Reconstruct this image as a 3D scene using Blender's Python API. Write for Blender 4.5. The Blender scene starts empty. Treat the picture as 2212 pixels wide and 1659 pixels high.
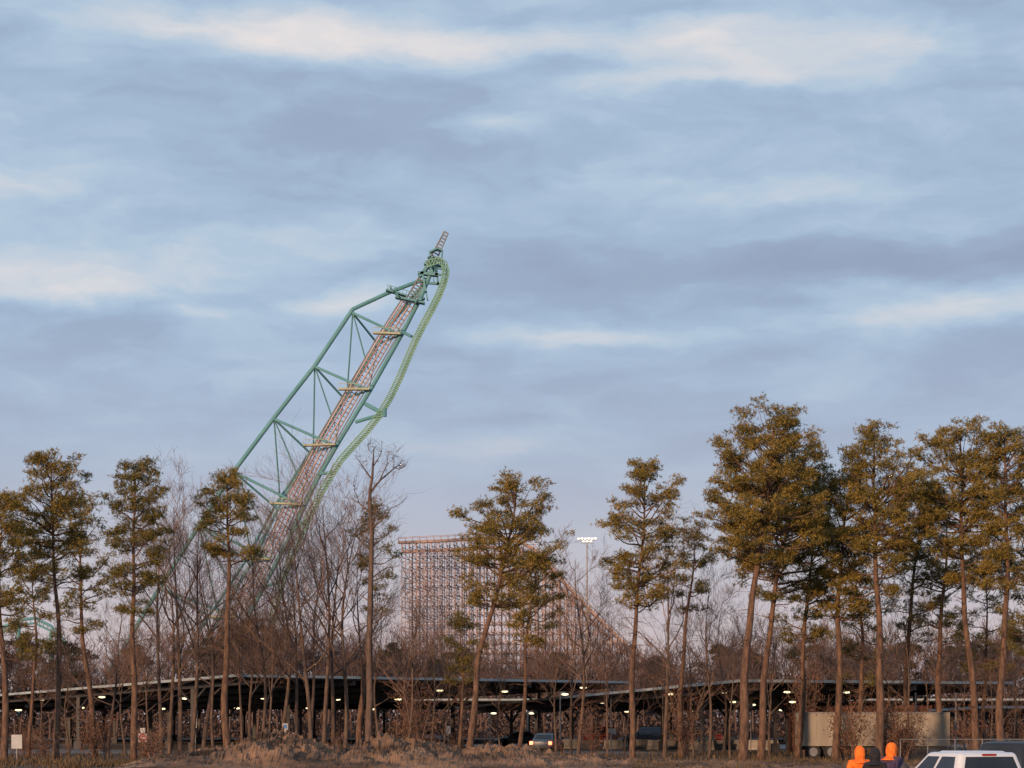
import bpy, math, random
import numpy as np
from mathutils import Vector, Matrix, noise as mnoise

F=4301.0; CX=1106.0; HY=1562.0; CH=2.3
def W(px,py,D): return Vector(((px-CX)/F*D, D, CH+(HY-py)/F*D))
def GX(px,D): return (px-CX)/F*D
scene=bpy.context.scene
COL=scene.collection

# ------------------------------------------------------------------ materials
def new_mat(name):
    m=bpy.data.materials.new(name); m.use_nodes=True
    nt=m.node_tree; b=nt.nodes['Principled BSDF']
    return m,nt,b
def mat(name,c1,c2=None,scale=3.0,rough=0.8,metal=0.0,island=0.0,stretch=(1,1,1),bump=0.0,detail=5,spec=0.3,trans=0.0):
    m,nt,b=new_mat(name)
    b.inputs['Roughness'].default_value=rough; b.inputs['Metallic'].default_value=metal
    b.inputs['Specular IOR Level'].default_value=spec
    if c2 is None: c2=tuple(x*0.75 for x in c1)
    tc=nt.nodes.new('ShaderNodeTexCoord'); mp=nt.nodes.new('ShaderNodeMapping')
    mp.inputs['Scale'].default_value=stretch
    n=nt.nodes.new('ShaderNodeTexNoise'); n.inputs['Scale'].default_value=scale; n.inputs['Detail'].default_value=detail
    nt.links.new(tc.outputs['Object'],mp.inputs[0]); nt.links.new(mp.outputs[0],n.inputs['Vector'])
    r=nt.nodes.new('ShaderNodeValToRGB')
    r.color_ramp.elements[0].position=0.33; r.color_ramp.elements[1].position=0.67
    r.color_ramp.elements[0].color=(*c1,1); r.color_ramp.elements[1].color=(*c2,1)
    src=n.outputs['Fac']
    if island>0:
        g=nt.nodes.new('ShaderNodeNewGeometry'); mx=nt.nodes.new('ShaderNodeMix'); mx.data_type='FLOAT'
        mx.inputs[0].default_value=island
        nt.links.new(src,mx.inputs[2]); nt.links.new(g.outputs['Random Per Island'],mx.inputs[3]); src=mx.outputs[0]
    nt.links.new(src,r.inputs[0]); nt.links.new(r.outputs[0],b.inputs['Base Color'])
    if bump>0:
        bp=nt.nodes.new('ShaderNodeBump'); bp.inputs['Strength'].default_value=bump; bp.inputs['Distance'].default_value=0.1
        nt.links.new(n.outputs['Fac'],bp.inputs['Height']); nt.links.new(bp.outputs[0],b.inputs['Normal'])
    if trans>0:
        t=nt.nodes.new('ShaderNodeBsdfTranslucent'); nt.links.new(r.outputs[0],t.inputs['Color'])
        ms=nt.nodes.new('ShaderNodeMixShader'); ms.inputs[0].default_value=trans
        out=nt.nodes['Material Output']
        nt.links.new(b.outputs[0],ms.inputs[1]); nt.links.new(t.outputs[0],ms.inputs[2]); nt.links.new(ms.outputs[0],out.inputs['Surface'])
    return m
def emat(name,c,s):
    m,nt,b=new_mat(name)
    b.inputs['Base Color'].default_value=(*c,1)
    b.inputs['Emission Color'].default_value=(*c,1); b.inputs['Emission Strength'].default_value=s
    return m

M_NEEDLE=mat('pine_needles',(0.060,0.062,0.018),(0.38,0.26,0.060),scale=0.7,island=0.42,rough=0.7,trans=0.25)
M_NEEDLE2=mat('pine_needles_dark',(0.050,0.057,0.018),(0.27,0.20,0.050),scale=0.7,island=0.42,rough=0.7,trans=0.25)
M_BARK=mat('pine_bark',(0.055,0.036,0.029),(0.18,0.105,0.070),scale=6,stretch=(1,1,0.3),bump=0.6,rough=0.9)
M_BARKD=mat('grey_bark',(0.060,0.044,0.038),(0.155,0.105,0.080),scale=5,stretch=(1,1,0.3),bump=0.5,rough=0.9)
M_TWIG=mat('twigs',(0.12,0.075,0.060),(0.23,0.145,0.105),scale=2,rough=0.9)
M_BLEAF=mat('brown_leaves',(0.06,0.030,0.020),(0.17,0.080,0.045),scale=1.2,island=0.5,rough=0.8)
M_WOODF=mat('far_wood',(0.080,0.056,0.054),(0.145,0.097,0.083),scale=0.2,island=0.3,rough=1)
M_WOODP=mat('far_pines',(0.028,0.033,0.024),(0.070,0.062,0.036),scale=0.3,island=0.4,rough=1)
M_GROUND=mat('leaf_litter',(0.045,0.030,0.022),(0.12,0.082,0.055),scale=0.9,bump=0.8,rough=1,detail=10)
M_DIRT=mat('bare_dirt',(0.035,0.023,0.017),(0.27,0.165,0.105),scale=0.45,bump=1.0,rough=1,detail=14,stretch=(0.6,1,3))
M_ASPH=mat('asphalt',(0.12,0.115,0.115),(0.20,0.19,0.19),scale=0.25,rough=0.9,detail=8)
M_GRASS=mat('dry_grass',(0.055,0.038,0.022),(0.17,0.115,0.062),scale=0.6,island=0.6,rough=1)
M_TEAL=mat('hazed_teal_steel',(0.075,0.225,0.25),(0.12,0.30,0.33),scale=0.15,rough=0.6)  # tower paints made paler: distance haze is put into the base colour
M_GREEN=mat('hazed_green_track_steel',(0.15,0.32,0.23),(0.23,0.40,0.30),scale=0.15,rough=0.6)  # green lightened as well, haze painted into the colour
M_RAIL=mat('hazed_red_rail',(0.38,0.28,0.28),(0.50,0.38,0.37),scale=0.2,rough=0.6)  # paleness is painted distance haze, not wear on the rail
M_RED=mat('red_steel',(0.36,0.18,0.17),(0.44,0.24,0.22),scale=0.2,rough=0.6)
M_TIE=mat('grey_tie_steel',(0.17,0.18,0.18),(0.25,0.26,0.26),scale=0.2,rough=0.6)
M_PLAT=mat('cream_platform',(0.30,0.33,0.22),(0.42,0.43,0.30),scale=0.3,rough=0.6)
M_WOOD=mat('hazed_coaster_timber',(0.30,0.21,0.19),(0.43,0.315,0.28),scale=0.15,rough=0.9)  # timber tone lightened to stand in for distance haze
M_ROOF=mat('dark_solar_underside',(0.020,0.020,0.024),(0.036,0.034,0.040),scale=0.6,rough=0.7)
M_FASC=mat('pale_metal_fascia',(0.26,0.31,0.33),(0.38,0.43,0.44),scale=0.5,rough=0.4,metal=0.2)
M_STEEL=mat('galvanised_steel',(0.16,0.16,0.17),(0.25,0.25,0.26),scale=1,rough=0.5,metal=0.3)
M_DSTEEL=mat('dark_steel',(0.030,0.030,0.034),(0.055,0.055,0.06),scale=1,rough=0.5)
M_LAMP=emat('lit_lamp_lens',(1.0,0.82,0.48),2.4)
M_FLOOD=emat('lit_floodlight',(1.0,0.90,0.74),1.5)
M_CONC=mat('concrete',(0.24,0.23,0.22),(0.34,0.32,0.30),scale=2,rough=0.9)
M_WHITE=mat('white_vehicle_paint',(0.54,0.58,0.63),(0.64,0.67,0.71),scale=0.6,rough=0.25,spec=0.5)
M_TRAIL=mat('cream_trailer_panels',(0.21,0.18,0.145),(0.33,0.285,0.23),scale=1.0,rough=0.8,stretch=(1,1,0.2),detail=8)
M_GLASS=mat('tinted_glass',(0.012,0.016,0.022),(0.025,0.03,0.04),scale=1,rough=0.15,spec=0.45)
M_RUB=mat('tyre_rubber',(0.02,0.02,0.02),(0.035,0.035,0.035),scale=6,rough=0.9)
M_RIM=mat('alloy_rim',(0.35,0.35,0.36),(0.45,0.45,0.46),scale=3,rough=0.3,metal=0.7)
M_DARKP=mat('black_vehicle_paint',(0.012,0.014,0.018),(0.02,0.022,0.028),scale=1,rough=0.2,spec=0.6)
M_REDP=mat('red_vehicle_paint',(0.24,0.018,0.015),(0.30,0.03,0.02),scale=1,rough=0.3,spec=0.5)
M_BLUEP=mat('blue_vehicle_paint',(0.045,0.075,0.10),(0.065,0.10,0.13),scale=1,rough=0.35,spec=0.4)
M_TAIL=emat('lit_tail_light',(1.0,0.10,0.04),12.0)
M_TAILOFF=mat('red_lens',(0.25,0.01,0.01),(0.32,0.02,0.02),scale=3,rough=0.2)
M_HEAD=mat('clear_lens',(0.6,0.6,0.6),(0.7,0.7,0.7),scale=3,rough=0.1)
M_SRED=mat('sign_red',(0.26,0.015,0.02),(0.32,0.03,0.03),scale=3,rough=0.5)
M_SWHITE=mat('sign_white',(0.34,0.36,0.38),(0.43,0.44,0.46),scale=3,rough=0.5)
M_SBLUE=mat('sign_blue',(0.05,0.16,0.40),(0.07,0.2,0.45),scale=3,rough=0.5)
M_BRICK=mat('brown_siding',(0.12,0.055,0.042),(0.17,0.085,0.062),scale=2,rough=0.9)
M_ORANGE=mat('orange_fleece',(0.74,0.14,0.02),(0.88,0.21,0.035),scale=9,rough=0.95,bump=0.5)
M_BLACKC=mat('black_fabric',(0.015,0.014,0.018),(0.03,0.027,0.032),scale=9,rough=0.95,bump=0.3)
M_NAVY=mat('purple_navy_fabric',(0.045,0.035,0.075),(0.075,0.055,0.11),scale=9,rough=0.95,bump=0.3)
M_DENIM=mat('dark_denim',(0.03,0.04,0.07),(0.05,0.06,0.10),scale=20,rough=0.95)
M_SKIN=mat('skin',(0.50,0.28,0.20),(0.58,0.34,0.25),scale=8,rough=0.6)
M_HAIR=mat('brown_hair',(0.04,0.022,0.014),(0.07,0.04,0.025),scale=30,rough=0.7)

# ------------------------------------------------------------------ helpers
class MB:
    def __init__(s): s.v=[]; s.f=[]; s.n=0
    def add(s,vs,fs):
        s.v.append(np.asarray(vs,dtype=np.float32).reshape(-1,3)); o=s.n
        s.f.extend([tuple(i+o for i in f) for f in fs]); s.n+=len(vs)
    def tube(s,pts,rad,sides=6,cap=True):
        pts=[Vector(p) for p in pts]; n=len(pts)
        if not hasattr(rad,'__len__'): rad=[rad]*n
        vs=[];fs=[]
        ref=None
        for i,p in enumerate(pts):
            d=(pts[min(i+1,n-1)]-pts[max(i-1,0)])
            if d.length<1e-9: d=Vector((0,0,1))
            d.normalize()
            if ref is None:
                ref=Vector((1,0,0)) if abs(d.x)<0.8 else Vector((0,1,0))
            a=(ref-d*ref.dot(d))
            if a.length<1e-4: a=d.orthogonal()
            a.normalize(); ref=a; b=d.cross(a)
            for k in range(sides):
                t=2*math.pi*k/sides
                vs.append(p+(a*math.cos(t)+b*math.sin(t))*rad[i])
        for i in range(n-1):
            for k in range(sides):
                k2=(k+1)%sides
                fs.append((i*sides+k,i*sides+k2,(i+1)*sides+k2,(i+1)*sides+k))
        if cap:
            fs.append(tuple(range(sides-1,-1,-1))); fs.append(tuple((n-1)*sides+k for k in range(sides)))
        s.add([tuple(v) for v in vs],fs)
    def beam(s,p,q,w,h=None,up=(0,0,1)):
        h=h or w; p=Vector(p);q=Vector(q); d=(q-p).normalized(); u=Vector(up)
        if abs(d.dot(u))>0.98: u=Vector((1,0,0))
        a=d.cross(u).normalized(); b=a.cross(d)
        vs=[]
        for c in (p,q):
            for sa,sb in ((-1,-1),(1,-1),(1,1),(-1,1)): vs.append(tuple(c+a*sa*w/2+b*sb*h/2))
        s.add(vs,[(0,1,2,3),(7,6,5,4),(0,4,5,1),(1,5,6,2),(2,6,7,3),(3,7,4,0)])
    def box(s,x0,x1,y0,y1,z0,z1):
        s.add([(x0,y0,z0),(x1,y0,z0),(x1,y1,z0),(x0,y1,z0),(x0,y0,z1),(x1,y0,z1),(x1,y1,z1),(x0,y1,z1)],
              [(3,2,1,0),(4,5,6,7),(0,1,5,4),(1,2,6,5),(2,3,7,6),(3,0,4,7)])
    def ellipsoid(s,c,r,nu=12,nv=8):
        vs=[];fs=[]
        vs.append((c[0],c[1],c[2]+r[2]))
        for j in range(1,nv):
            t=math.pi*j/nv
            for i in range(nu):
                p=2*math.pi*i/nu
                vs.append((c[0]+r[0]*math.sin(t)*math.cos(p),c[1]+r[1]*math.sin(t)*math.sin(p),c[2]+r[2]*math.cos(t)))
        vs.append((c[0],c[1],c[2]-r[2])); L=len(vs)-1
        for i in range(nu):
            fs.append((0,1+i,1+(i+1)%nu)); fs.append((L,1+(nv-2)*nu+(i+1)%nu,1+(nv-2)*nu+i))
        for j in range(nv-2):
            for i in range(nu):
                a=1+j*nu+i;b=1+j*nu+(i+1)%nu
                fs.append((a,a+nu,b+nu,b))
        s.add(vs,fs)
    def mesh(s,name,m,smooth=False):
        me=bpy.data.meshes.new(name)
        V=np.concatenate(s.v) if s.v else np.zeros((0,3))
        me.from_pydata(V.tolist(),[],s.f); me.materials.append(m)
        if smooth: me.polygons.foreach_set('use_smooth',[True]*len(me.polygons))
        me.update(); return me
def trimesh(name,V,m):
    V=np.asarray(V,dtype=np.float32).reshape(-1,3); n=len(V)//3
    me=bpy.data.meshes.new(name); me.vertices.add(n*3); me.vertices.foreach_set('co',V.ravel())
    me.loops.add(n*3); me.loops.foreach_set('vertex_index',np.arange(n*3,dtype=np.int32))
    me.polygons.add(n); me.polygons.foreach_set('loop_start',np.arange(0,n*3,3,dtype=np.int32))
    me.polygons.foreach_set('loop_total',np.full(n,3,dtype=np.int32))
    me.materials.append(m); me.update(); me.validate(); return me
def obj(name,me,parent=None,loc=(0,0,0),rot=(0,0,0)):
    o=bpy.data.objects.new(name,me); COL.objects.link(o); o.location=loc; o.rotation_euler=rot
    if parent: o.parent=parent
    return o
def tag(o,label,cat,group=None):
    o['label']=label; o['category']=cat
    if group: o['group']=group
    return o
def thing(name,label,cat,loc=(0,0,0),rot=(0,0,0),group=None):
    e=bpy.data.objects.new(name,None); e.empty_display_size=0.5; COL.objects.link(e); e.location=loc; e.rotation_euler=rot
    return tag(e,label,cat,group)
def copy_thing(src,loc,rz,sc):
    o=src.copy(); COL.objects.link(o); o.location=loc; o.rotation_euler=(0,0,rz); o.scale=sc
    for c in src.children:
        k=c.copy(); COL.objects.link(k); k.parent=o
        for g in c.children:
            h=g.copy(); COL.objects.link(h); h.parent=k
    return o

# ------------------------------------------------------------------ camera
cam=bpy.data.cameras.new('camera'); camo=bpy.data.objects.new('camera',cam); COL.objects.link(camo)
camo.location=(0,0,CH); camo.rotation_euler=(math.radians(90),0,0)
cam.lens=70; cam.sensor_width=36; cam.shift_y=(HY-829.5)/2212.0; cam.clip_start=0.5; cam.clip_end=12000
scene.camera=camo
scene.view_settings.view_transform='Standard'; scene.view_settings.look='None'; scene.view_settings.exposure=0

# ------------------------------------------------------------------ world
SUN_EL=math.radians(8); SUN_AZ=math.radians(-30)  # sun behind the camera, to one side
world=bpy.data.worlds.new('World'); scene.world=world; world.use_nodes=True
nt=world.node_tree; N=nt.nodes; Lk=nt.links
bg=N['Background']
tc=N.new('ShaderNodeTexCoord')
def vm(op,a,b=None,c=None):
    n=N.new('ShaderNodeVectorMath'); n.operation=op
    for i,x in enumerate((a,b,c)):
        if x is None: continue
        if isinstance(x,(tuple,list)): n.inputs[i].default_value=x
        else: Lk.new(x,n.inputs[i])
    return n
def mt(op,a,b=None,c=None,clamp=False):
    n=N.new('ShaderNodeMath'); n.operation=op; n.use_clamp=clamp
    for i,x in enumerate((a,b,c)):
        if x is None: continue
        if isinstance(x,(int,float)): n.inputs[i].default_value=x
        else: Lk.new(x,n.inputs[i])
    return n.outputs[0]
def nz(vec,scale,detail,rough=0.55,dist=0.0):
    n=N.new('ShaderNodeTexNoise'); n.inputs['Scale'].default_value=scale; n.inputs['Detail'].default_value=detail
    n.inputs['Roughness'].default_value=rough; n.inputs['Distortion'].default_value=dist; Lk.new(vec,n.inputs['Vector']); return n
G=tc.outputs['Generated']
warp=nz(vm('MULTIPLY',G,(9,9,22)).outputs[0],1.2,5,0.58)
wsub=vm('SUBTRACT',warp.outputs['Color'],(0.5,0.5,0.5)).outputs[0]
G2=vm('MULTIPLY_ADD',wsub,(0.10,0.0,0.032),G).outputs[0]
n1=nz(vm('MULTIPLY',G2,(8,8,32)).outputs[0],1.0,6,0.52)
n2=nz(vm('MULTIPLY',G2,(26,26,84)).outputs[0],1.0,5,0.55)
n3=nz(vm('MULTIPLY',G,(3.0,3,12)).outputs[0],1.0,2,0.5)
val=mt('MULTIPLY',n1.outputs['Fac'],0.54)
val=mt('MULTIPLY_ADD',n2.outputs['Fac'],0.20,val)
val=mt('MULTIPLY_ADD',n3.outputs['Fac'],0.26,val)
blobs=[(470,45,380,36,.14),(740,100,260,34,.18),(1180,92,340,28,.15),(1320,190,150,20,.13),(1950,115,320,36,.12),(1040,285,140,26,.13),
 (1330,410,230,32,.14),(40,590,200,28,.17),(270,628,150,20,.17),(500,685,110,18,.15),(770,640,90,26,.14),(1800,620,260,20,.14),(2150,650,150,28,.17),
 (1250,715,190,18,.13),(1900,705,340,20,.09),(60,395,150,30,.12),(1800,395,120,22,.10),(250,70,160,36,.08),(650,345,180,16,.05),(1650,170,180,18,.06),
 (1900,560,480,42,-.12),(500,540,420,46,-.06),(1350,590,260,34,-.08),(700,470,420,40,-.05),(1450,25,500,20,-.10),(550,830,500,60,-.04),(1080,905,130,16,-.09),(2050,20,260,24,-.06),(400,300,500,40,-.04),(1600,300,500,40,-.04)]
for (px,py,sx,sy,a) in blobs:
    d=Vector(((px-CX)/F,1,(HY-py)/F)); L=d.length; x=d.x/L; z=d.z/L; kx=F/sx; kz=F/sy
    v=vm('MULTIPLY_ADD',G2,(kx,0,kz),(-x*kx,0,-z*kz)).outputs[0]
    q=vm('DOT_PRODUCT',v,v).outputs['Value']
    e=mt('EXPONENT',mt('MULTIPLY',q,-0.6))
    val=mt('MULTIPLY_ADD',e,a,val)
cr=N.new('ShaderNodeValToRGB'); Lk.new(val,cr.inputs[0])
els=cr.color_ramp.elements
stops=[(0.28,(0.315,0.385,0.54)),(0.42,(0.35,0.445,0.605)),(0.50,(0.395,0.52,0.69)),(0.58,(0.475,0.60,0.745)),(0.68,(0.64,0.685,0.755)),(0.80,(0.86,0.80,0.785))]
els[0].position=stops[0][0]; els[0].color=(*stops[0][1],1); els[1].position=stops[-1][0]; els[1].color=(*stops[-1][1],1)
for p,c in stops[1:-1]:
    e=els.new(p); e.color=(*c,1)
sep=N.new('ShaderNodeSeparateXYZ'); Lk.new(G,sep.inputs[0])
zz=sep.outputs['Z']
cr2=N.new('ShaderNodeValToRGB'); Lk.new(mt('MULTIPLY',zz,4.0),cr2.inputs[0])
e2=cr2.color_ramp.elements; e2[0].position=0.0; e2[0].color=(0.66,0.50,0.49,1); e2[1].position=0.9; e2[1].color=(0.42,0.50,0.65,1)
for p,c in ((0.16,(0.64,0.53,0.54)),(0.34,(0.55,0.525,0.59)),(0.54,(0.455,0.49,0.61))):
    e=e2.new(p); e.color=(*c,1)
mr=N.new('ShaderNodeMapRange'); Lk.new(zz,mr.inputs[0]); mr.inputs[1].default_value=0.08; mr.inputs[2].default_value=0.20; mr.inputs[3].default_value=0.12; mr.inputs[4].default_value=0.98
mx=N.new('ShaderNodeMix'); mx.data_type='RGBA'; Lk.new(mr.outputs[0],mx.inputs[0]); Lk.new(cr2.outputs[0],mx.inputs[6]); Lk.new(cr.outputs[0],mx.inputs[7])
sky=N.new('ShaderNodeTexSky'); sky.sky_type='NISHITA'; sky.sun_disc=False; sky.sun_elevation=SUN_EL; sky.sun_rotation=math.pi+SUN_AZ
skm=vm('MULTIPLY',sky.outputs[0],(0.06,0.06,0.06)).outputs[0]
mx2=N.new('ShaderNodeMix'); mx2.data_type='RGBA'; mx2.inputs[0].default_value=0.94
Lk.new(skm,mx2.inputs[6]); Lk.new(mx.outputs[2],mx2.inputs[7]); 
Lk.new(mx2.outputs[2],bg.inputs[0]); bg.inputs[1].default_value=1.0
sun=bpy.data.lights.new('sun','SUN'); sun.energy=4.3; sun.angle=math.radians(2.0); sun.color=(1.0,0.62,0.36)
so=bpy.data.objects.new('sun',sun); COL.objects.link(so)
sd=Vector((math.sin(SUN_AZ)*math.cos(SUN_EL),-math.cos(SUN_AZ)*math.cos(SUN_EL),math.sin(SUN_EL)))
so.rotation_euler=sd.to_track_quat('Z','Y').to_euler()

# ------------------------------------------------------------------ ground
NEARZ=-0.12
mb=MB(); rows=[(-300,NEARZ),(84,NEARZ),(95,0),(6000,0)]
mb.add([(x,y,z) for y,z in rows for x in (-4000,4000)],[(2*i,2*i+1,2*i+3,2*i+2) for i in range(3)])
g=obj('ground',mb.mesh('ground',M_GROUND)); g['kind']='structure'
mb=MB(); mb.add([(-110,150,0.006),(120,150,0.006),(120,292,0.006),(-110,292,0.006)],[(0,1,2,3)])
g=obj('parking_lot',mb.mesh('parking_lot',M_ASPH)); g['kind']='structure'
mb=MB(); mb.add([(-60,20,NEARZ+.006),(60,20,NEARZ+.006),(60,80,NEARZ+.006),(-60,80,NEARZ+.006)],[(0,1,2,3)])
g=obj('near_parking_lot',mb.mesh('near_parking_lot',M_ASPH)); g['kind']='structure'
mb=MB()
for i in range(26):
    x=-100+i*8; mb.add([(x,175,0.012),(x+0.15,175,0.012),(x+0.15,187,0.012),(x,187,0.012)],[(0,1,2,3)])
g=obj('parking_markings',mb.mesh('parking_markings',M_SWHITE)); g['kind']='structure'
def berm_h(px):
    pts=[(250,0),(330,0.40),(430,0.80),(520,1.05),(590,1.55),(650,1.40),(715,0.85),(790,1.10),(850,1.35),(930,1.05),(1000,0.85),(1100,0.95),(1200,0.62),(1330,0.42),(1450,0.28),(1900,0.22),(2300,0.2)]
    for (a,ha),(b,hb) in zip(pts,pts[1:]):
        if a<=px<=b: return ha+(hb-ha)*(px-a)/(b-a)
    return 0
nx,ny=820,44; vs=[];fs=[]
for j in range(ny):
    for i in range(nx):
        px=250+2050*i/(nx-1); D=96+14*j/(ny-1); x=GX(px,103)
        s=math.sin(math.pi*j/(ny-1))**0.8
        n=mnoise.fractal(Vector((x*0.55,D*0.55,0)),0.8,2.0,6)
        n2=mnoise.fractal(Vector((x*1.7,D*1.7,5)),0.5,2.1,6)
        rid=1-abs(mnoise.noise(Vector((x*0.9+3,D*0.5,9))))*2
        h=berm_h(px); z=s*(h*(0.90+0.34*n+0.18*rid)+0.12*n+0.30*n2*(h*.7+0.2))-0.03
        vs.append((x,D,z))
for j in range(ny-1):
    for i in range(nx-1):
        a=j*nx+i; fs.append((a,a+1,a+nx+1,a+nx))
mb=MB(); mb.add(vs,fs); g=obj('dirt_terrain',mb.mesh('dirt_terrain',M_DIRT,False)); g['kind']='structure'
rg=np.random.default_rng(5)
def blades(n,xr,yr,zf,hmin,hmax,w,rg,th=0.1):
    x=rg.uniform(*xr,n); y=rg.uniform(*yr,n)
    k=(np.sin(x*1.3+np.sin(y)*2)+np.sin(x*.37+y*.5))>th; x=x[k];y=y[k];n=len(x)
    z=zf(x,y); h=rg.uniform(hmin,hmax,n); a=rg.uniform(0,math.pi,n)
    lx=rg.normal(0,0.35,n)*h; ly=rg.normal(0,0.35,n)*h
    P=np.stack([x-np.cos(a)*w,y-np.sin(a)*w,z-.02],1);Q=np.stack([x+np.cos(a)*w,y+np.sin(a)*w,z-.02],1);R=np.stack([x+lx,y+ly,z+h],1)
    return np.stack([P,Q,R],1)
BG=np.array(vs).reshape(ny,nx,3)
def bz(x,y):
    i=np.clip(((x/103*F+CX)-250)/2050*(nx-1),0,nx-1).astype(int); j=np.clip((y-96)/14*(ny-1),0,ny-1).astype(int)
    r=BG[j,i,2]; r=np.where((x<BG[0,0,0])|(y>110)|(y<96),0,r); return np.maximum(r,0)
T=[blades(9000,(-20,8),(97,110),bz,0.05,0.26,0.014,rg,.9),blades(16000,(6,30),(97,110),bz,0.05,0.30,0.018,rg),blades(18000,(-34,36),(110,150),lambda x,y:x*0,0.08,0.45,0.03,rg),blades(8000,(-32,-18),(98,112),lambda x,y:x*0,0.08,0.5,0.03,rg)]
g=obj('dry_grass',trimesh('dry_grass',np.concatenate(T),M_GRASS)); g['kind']='stuff'; g['label']='patches of dry tan grass and weeds on dirt'; g['category']='grass'

# ------------------------------------------------------------------ pine trees
def rnd_unit(rg,n):
    v=rg.normal(size=(n,3)); return v/np.linalg.norm(v,axis=1,keepdims=True)
def tufts(C,rg,nb=7,ln=(0.13,0.24),w=0.028,up=0.35):
    n=len(C); c=np.repeat(C,nb,0); d=rnd_unit(rg,n*nb); d[:,2]+=up; d/=np.linalg.norm(d,axis=1,keepdims=True)
    s=np.cross(d,rnd_unit(rg,n*nb)); s/=np.linalg.norm(s,axis=1,keepdims=True)+1e-6
    L=rg.uniform(ln[0],ln[1],(n*nb,1))
    return np.stack([c-s*w+d*0.02,c+s*w+d*0.02,c+d*L],1)
def prof(t): return float(np.interp(t,[0,0.12,0.35,0.6,0.8,0.93,1.0],[0.60,0.85,0.97,1.0,0.86,0.60,0.32]))
def make_pine(seed,path,D,crown,nl=30,dens=1.0,mt_=None,label=None,trunk_r=None,group='tall pines in a row'):
    rg=np.random.default_rng(seed); R=random.Random(seed)
    k=D/F; bx=(path[0][0]-CX)*k
    P=[Vector(((x-CX)*k-bx,0,max(0,CH+(HY-y)*k))) for x,y in path]; P[0].z=-0.1
    H=P[-1].z
    zs=[p.z for p in P]; xs=[p.x for p in P]
    ph=R.uniform(0,6); am=R.uniform(.08,.20)
    def tp(z):
        w=am*math.sin(z*0.36+ph)+0.04*math.sin(z*1.1+ph*2)
        return Vector((float(np.interp(z,zs,xs))+w*min(1,z/3),0.08*math.sin(z*0.4+ph*1.7)*min(1,z/3),z))
    r0=trunk_r or (0.011*H+0.03)*R.uniform(.85,1.2)
    tr=MB(); npt=30
    tr.tube([tp(H*0.985*i/(npt-1)) for i in range(npt)],[ (r0*(1-0.86*(i/(npt-1))**1.1))*(1.25 if i==0 else 1) for i in range(npt)],9)
    zt=CH+(HY-crown[2])*k; zb=CH+(HY-crown[3])*k
    xl=(crown[0]-CX)*k-bx; xr=(crown[1]-CX)*k-bx
    pads=[]; 
    nt_=max(5,int((zt-zb)/0.75)); tiers=[]
    for i in range(nt_):
        tiers.append((((i+R.uniform(.1,.9))/nt_)**0.85, R.uniform(0.62,1.08), R.uniform(0.62,1.08)))
    tot=int(nl*1.38)
    for i in range(tot):
        t,fl,fr=tiers[min(nt_-1,int((i+R.random())/tot*nt_))]
        t=min(1,max(0,t+R.gauss(0,0.025)))
        zl=zb+(zt-zb)*t
        phi=i*2.39996+R.uniform(-0.6,0.6)
        cx,cy=math.cos(phi),math.sin(phi)
        elev=math.radians(np.interp(t,[0,0.5,0.85,1],[6,22,40,62])+R.uniform(-14,14))
        tx=tp(min(zl,H)).x
        ext=(abs(xr-tx) if cx>0 else abs(xl-tx)); dep=0.5*(xr-xl)
        ext=math.sqrt((ext*cx)**2+(dep*cy)**2)
        ext=max(ext,0.5)
        Lh=ext*prof(t)*(fr if cx>0 else fl)*(R.uniform(0.8,1.06) if R.random()<0.75 else R.uniform(0.35,0.7))
        rise=min(Lh*math.tan(elev),(zt-zb)*0.4)
        z0=max(min(zl-rise,H*0.97),zb*0.85)
        st=tp(z0); pts=[]; ns=6
        side=Vector((-cy,cx,0)); wob=R.uniform(-0.14,0.14)*Lh; bow=R.uniform(-.12,.12)*Lh
        for j in range(ns+1):
            s=j/ns
            pts.append(st+Vector((cx,cy,0))*Lh*s+Vector((0,0,1))*((zl-z0)*s**1.25+0.08*math.sin(s*7+i)+bow*math.sin(s*math.pi))+side*wob*math.sin(s*math.pi))
        rb=0.018+0.018*Lh
        tr.tube(pts,[rb*(1-0.75*j/ns) for j in range(ns+1)],5,False)
        pads.append((pts[-1],R.uniform(0.36,0.56)))
        nsd=max(2,int(Lh*2.3*dens))
        for j in range(nsd):
            s=R.uniform(0.30,0.98); q=pts[min(ns-1,int(s*ns))].lerp(pts[min(ns,int(s*ns)+1)],s*ns-int(s*ns))
            a=R.choice((-1,1))*R.uniform(0.4,1.3); l=Lh*R.uniform(0.12,0.38)*(1.15-0.5*s)+0.22
            dx,dy=math.cos(phi+a),math.sin(phi+a)
            e=q+Vector((dx*l,dy*l,l*R.uniform(-.1,1.0)))
            tr.tube([q,q.lerp(e,0.5)+Vector((0,0,-0.03)),e],[0.02,0.012,0.007],3,False)
            pads.append((e,R.uniform(0.28,0.54)))
    for j in range(5): pads.append((tp(H*0.98)+Vector((R.uniform(-.5,.5),R.uniform(-.5,.5),R.uniform(-0.5,0.15))),0.42))
    for j in range(R.randint(9,16)):
        z=R.uniform(0.28,max(0.32,zb/H))*H; phi=R.uniform(0,6.28); l=R.uniform(0.4,1.9); st=tp(z)
        e=st+Vector((math.cos(phi)*l,math.sin(phi)*l,R.uniform(-0.25,0.3)*l)); m=st.lerp(e,0.55)+Vector((0,0,0.08))
        tr.tube([st,m,e],[0.028,0.016,0.006],3,False)
        for _ in range(3):
            e2=m.lerp(e,R.random())+Vector((R.uniform(-.5,.5),R.uniform(-.5,.5),R.uniform(-.3,.4))); tr.tube([m.lerp(e,.4),e2],[0.012,0.005],3,False)
    C=[]
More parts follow.
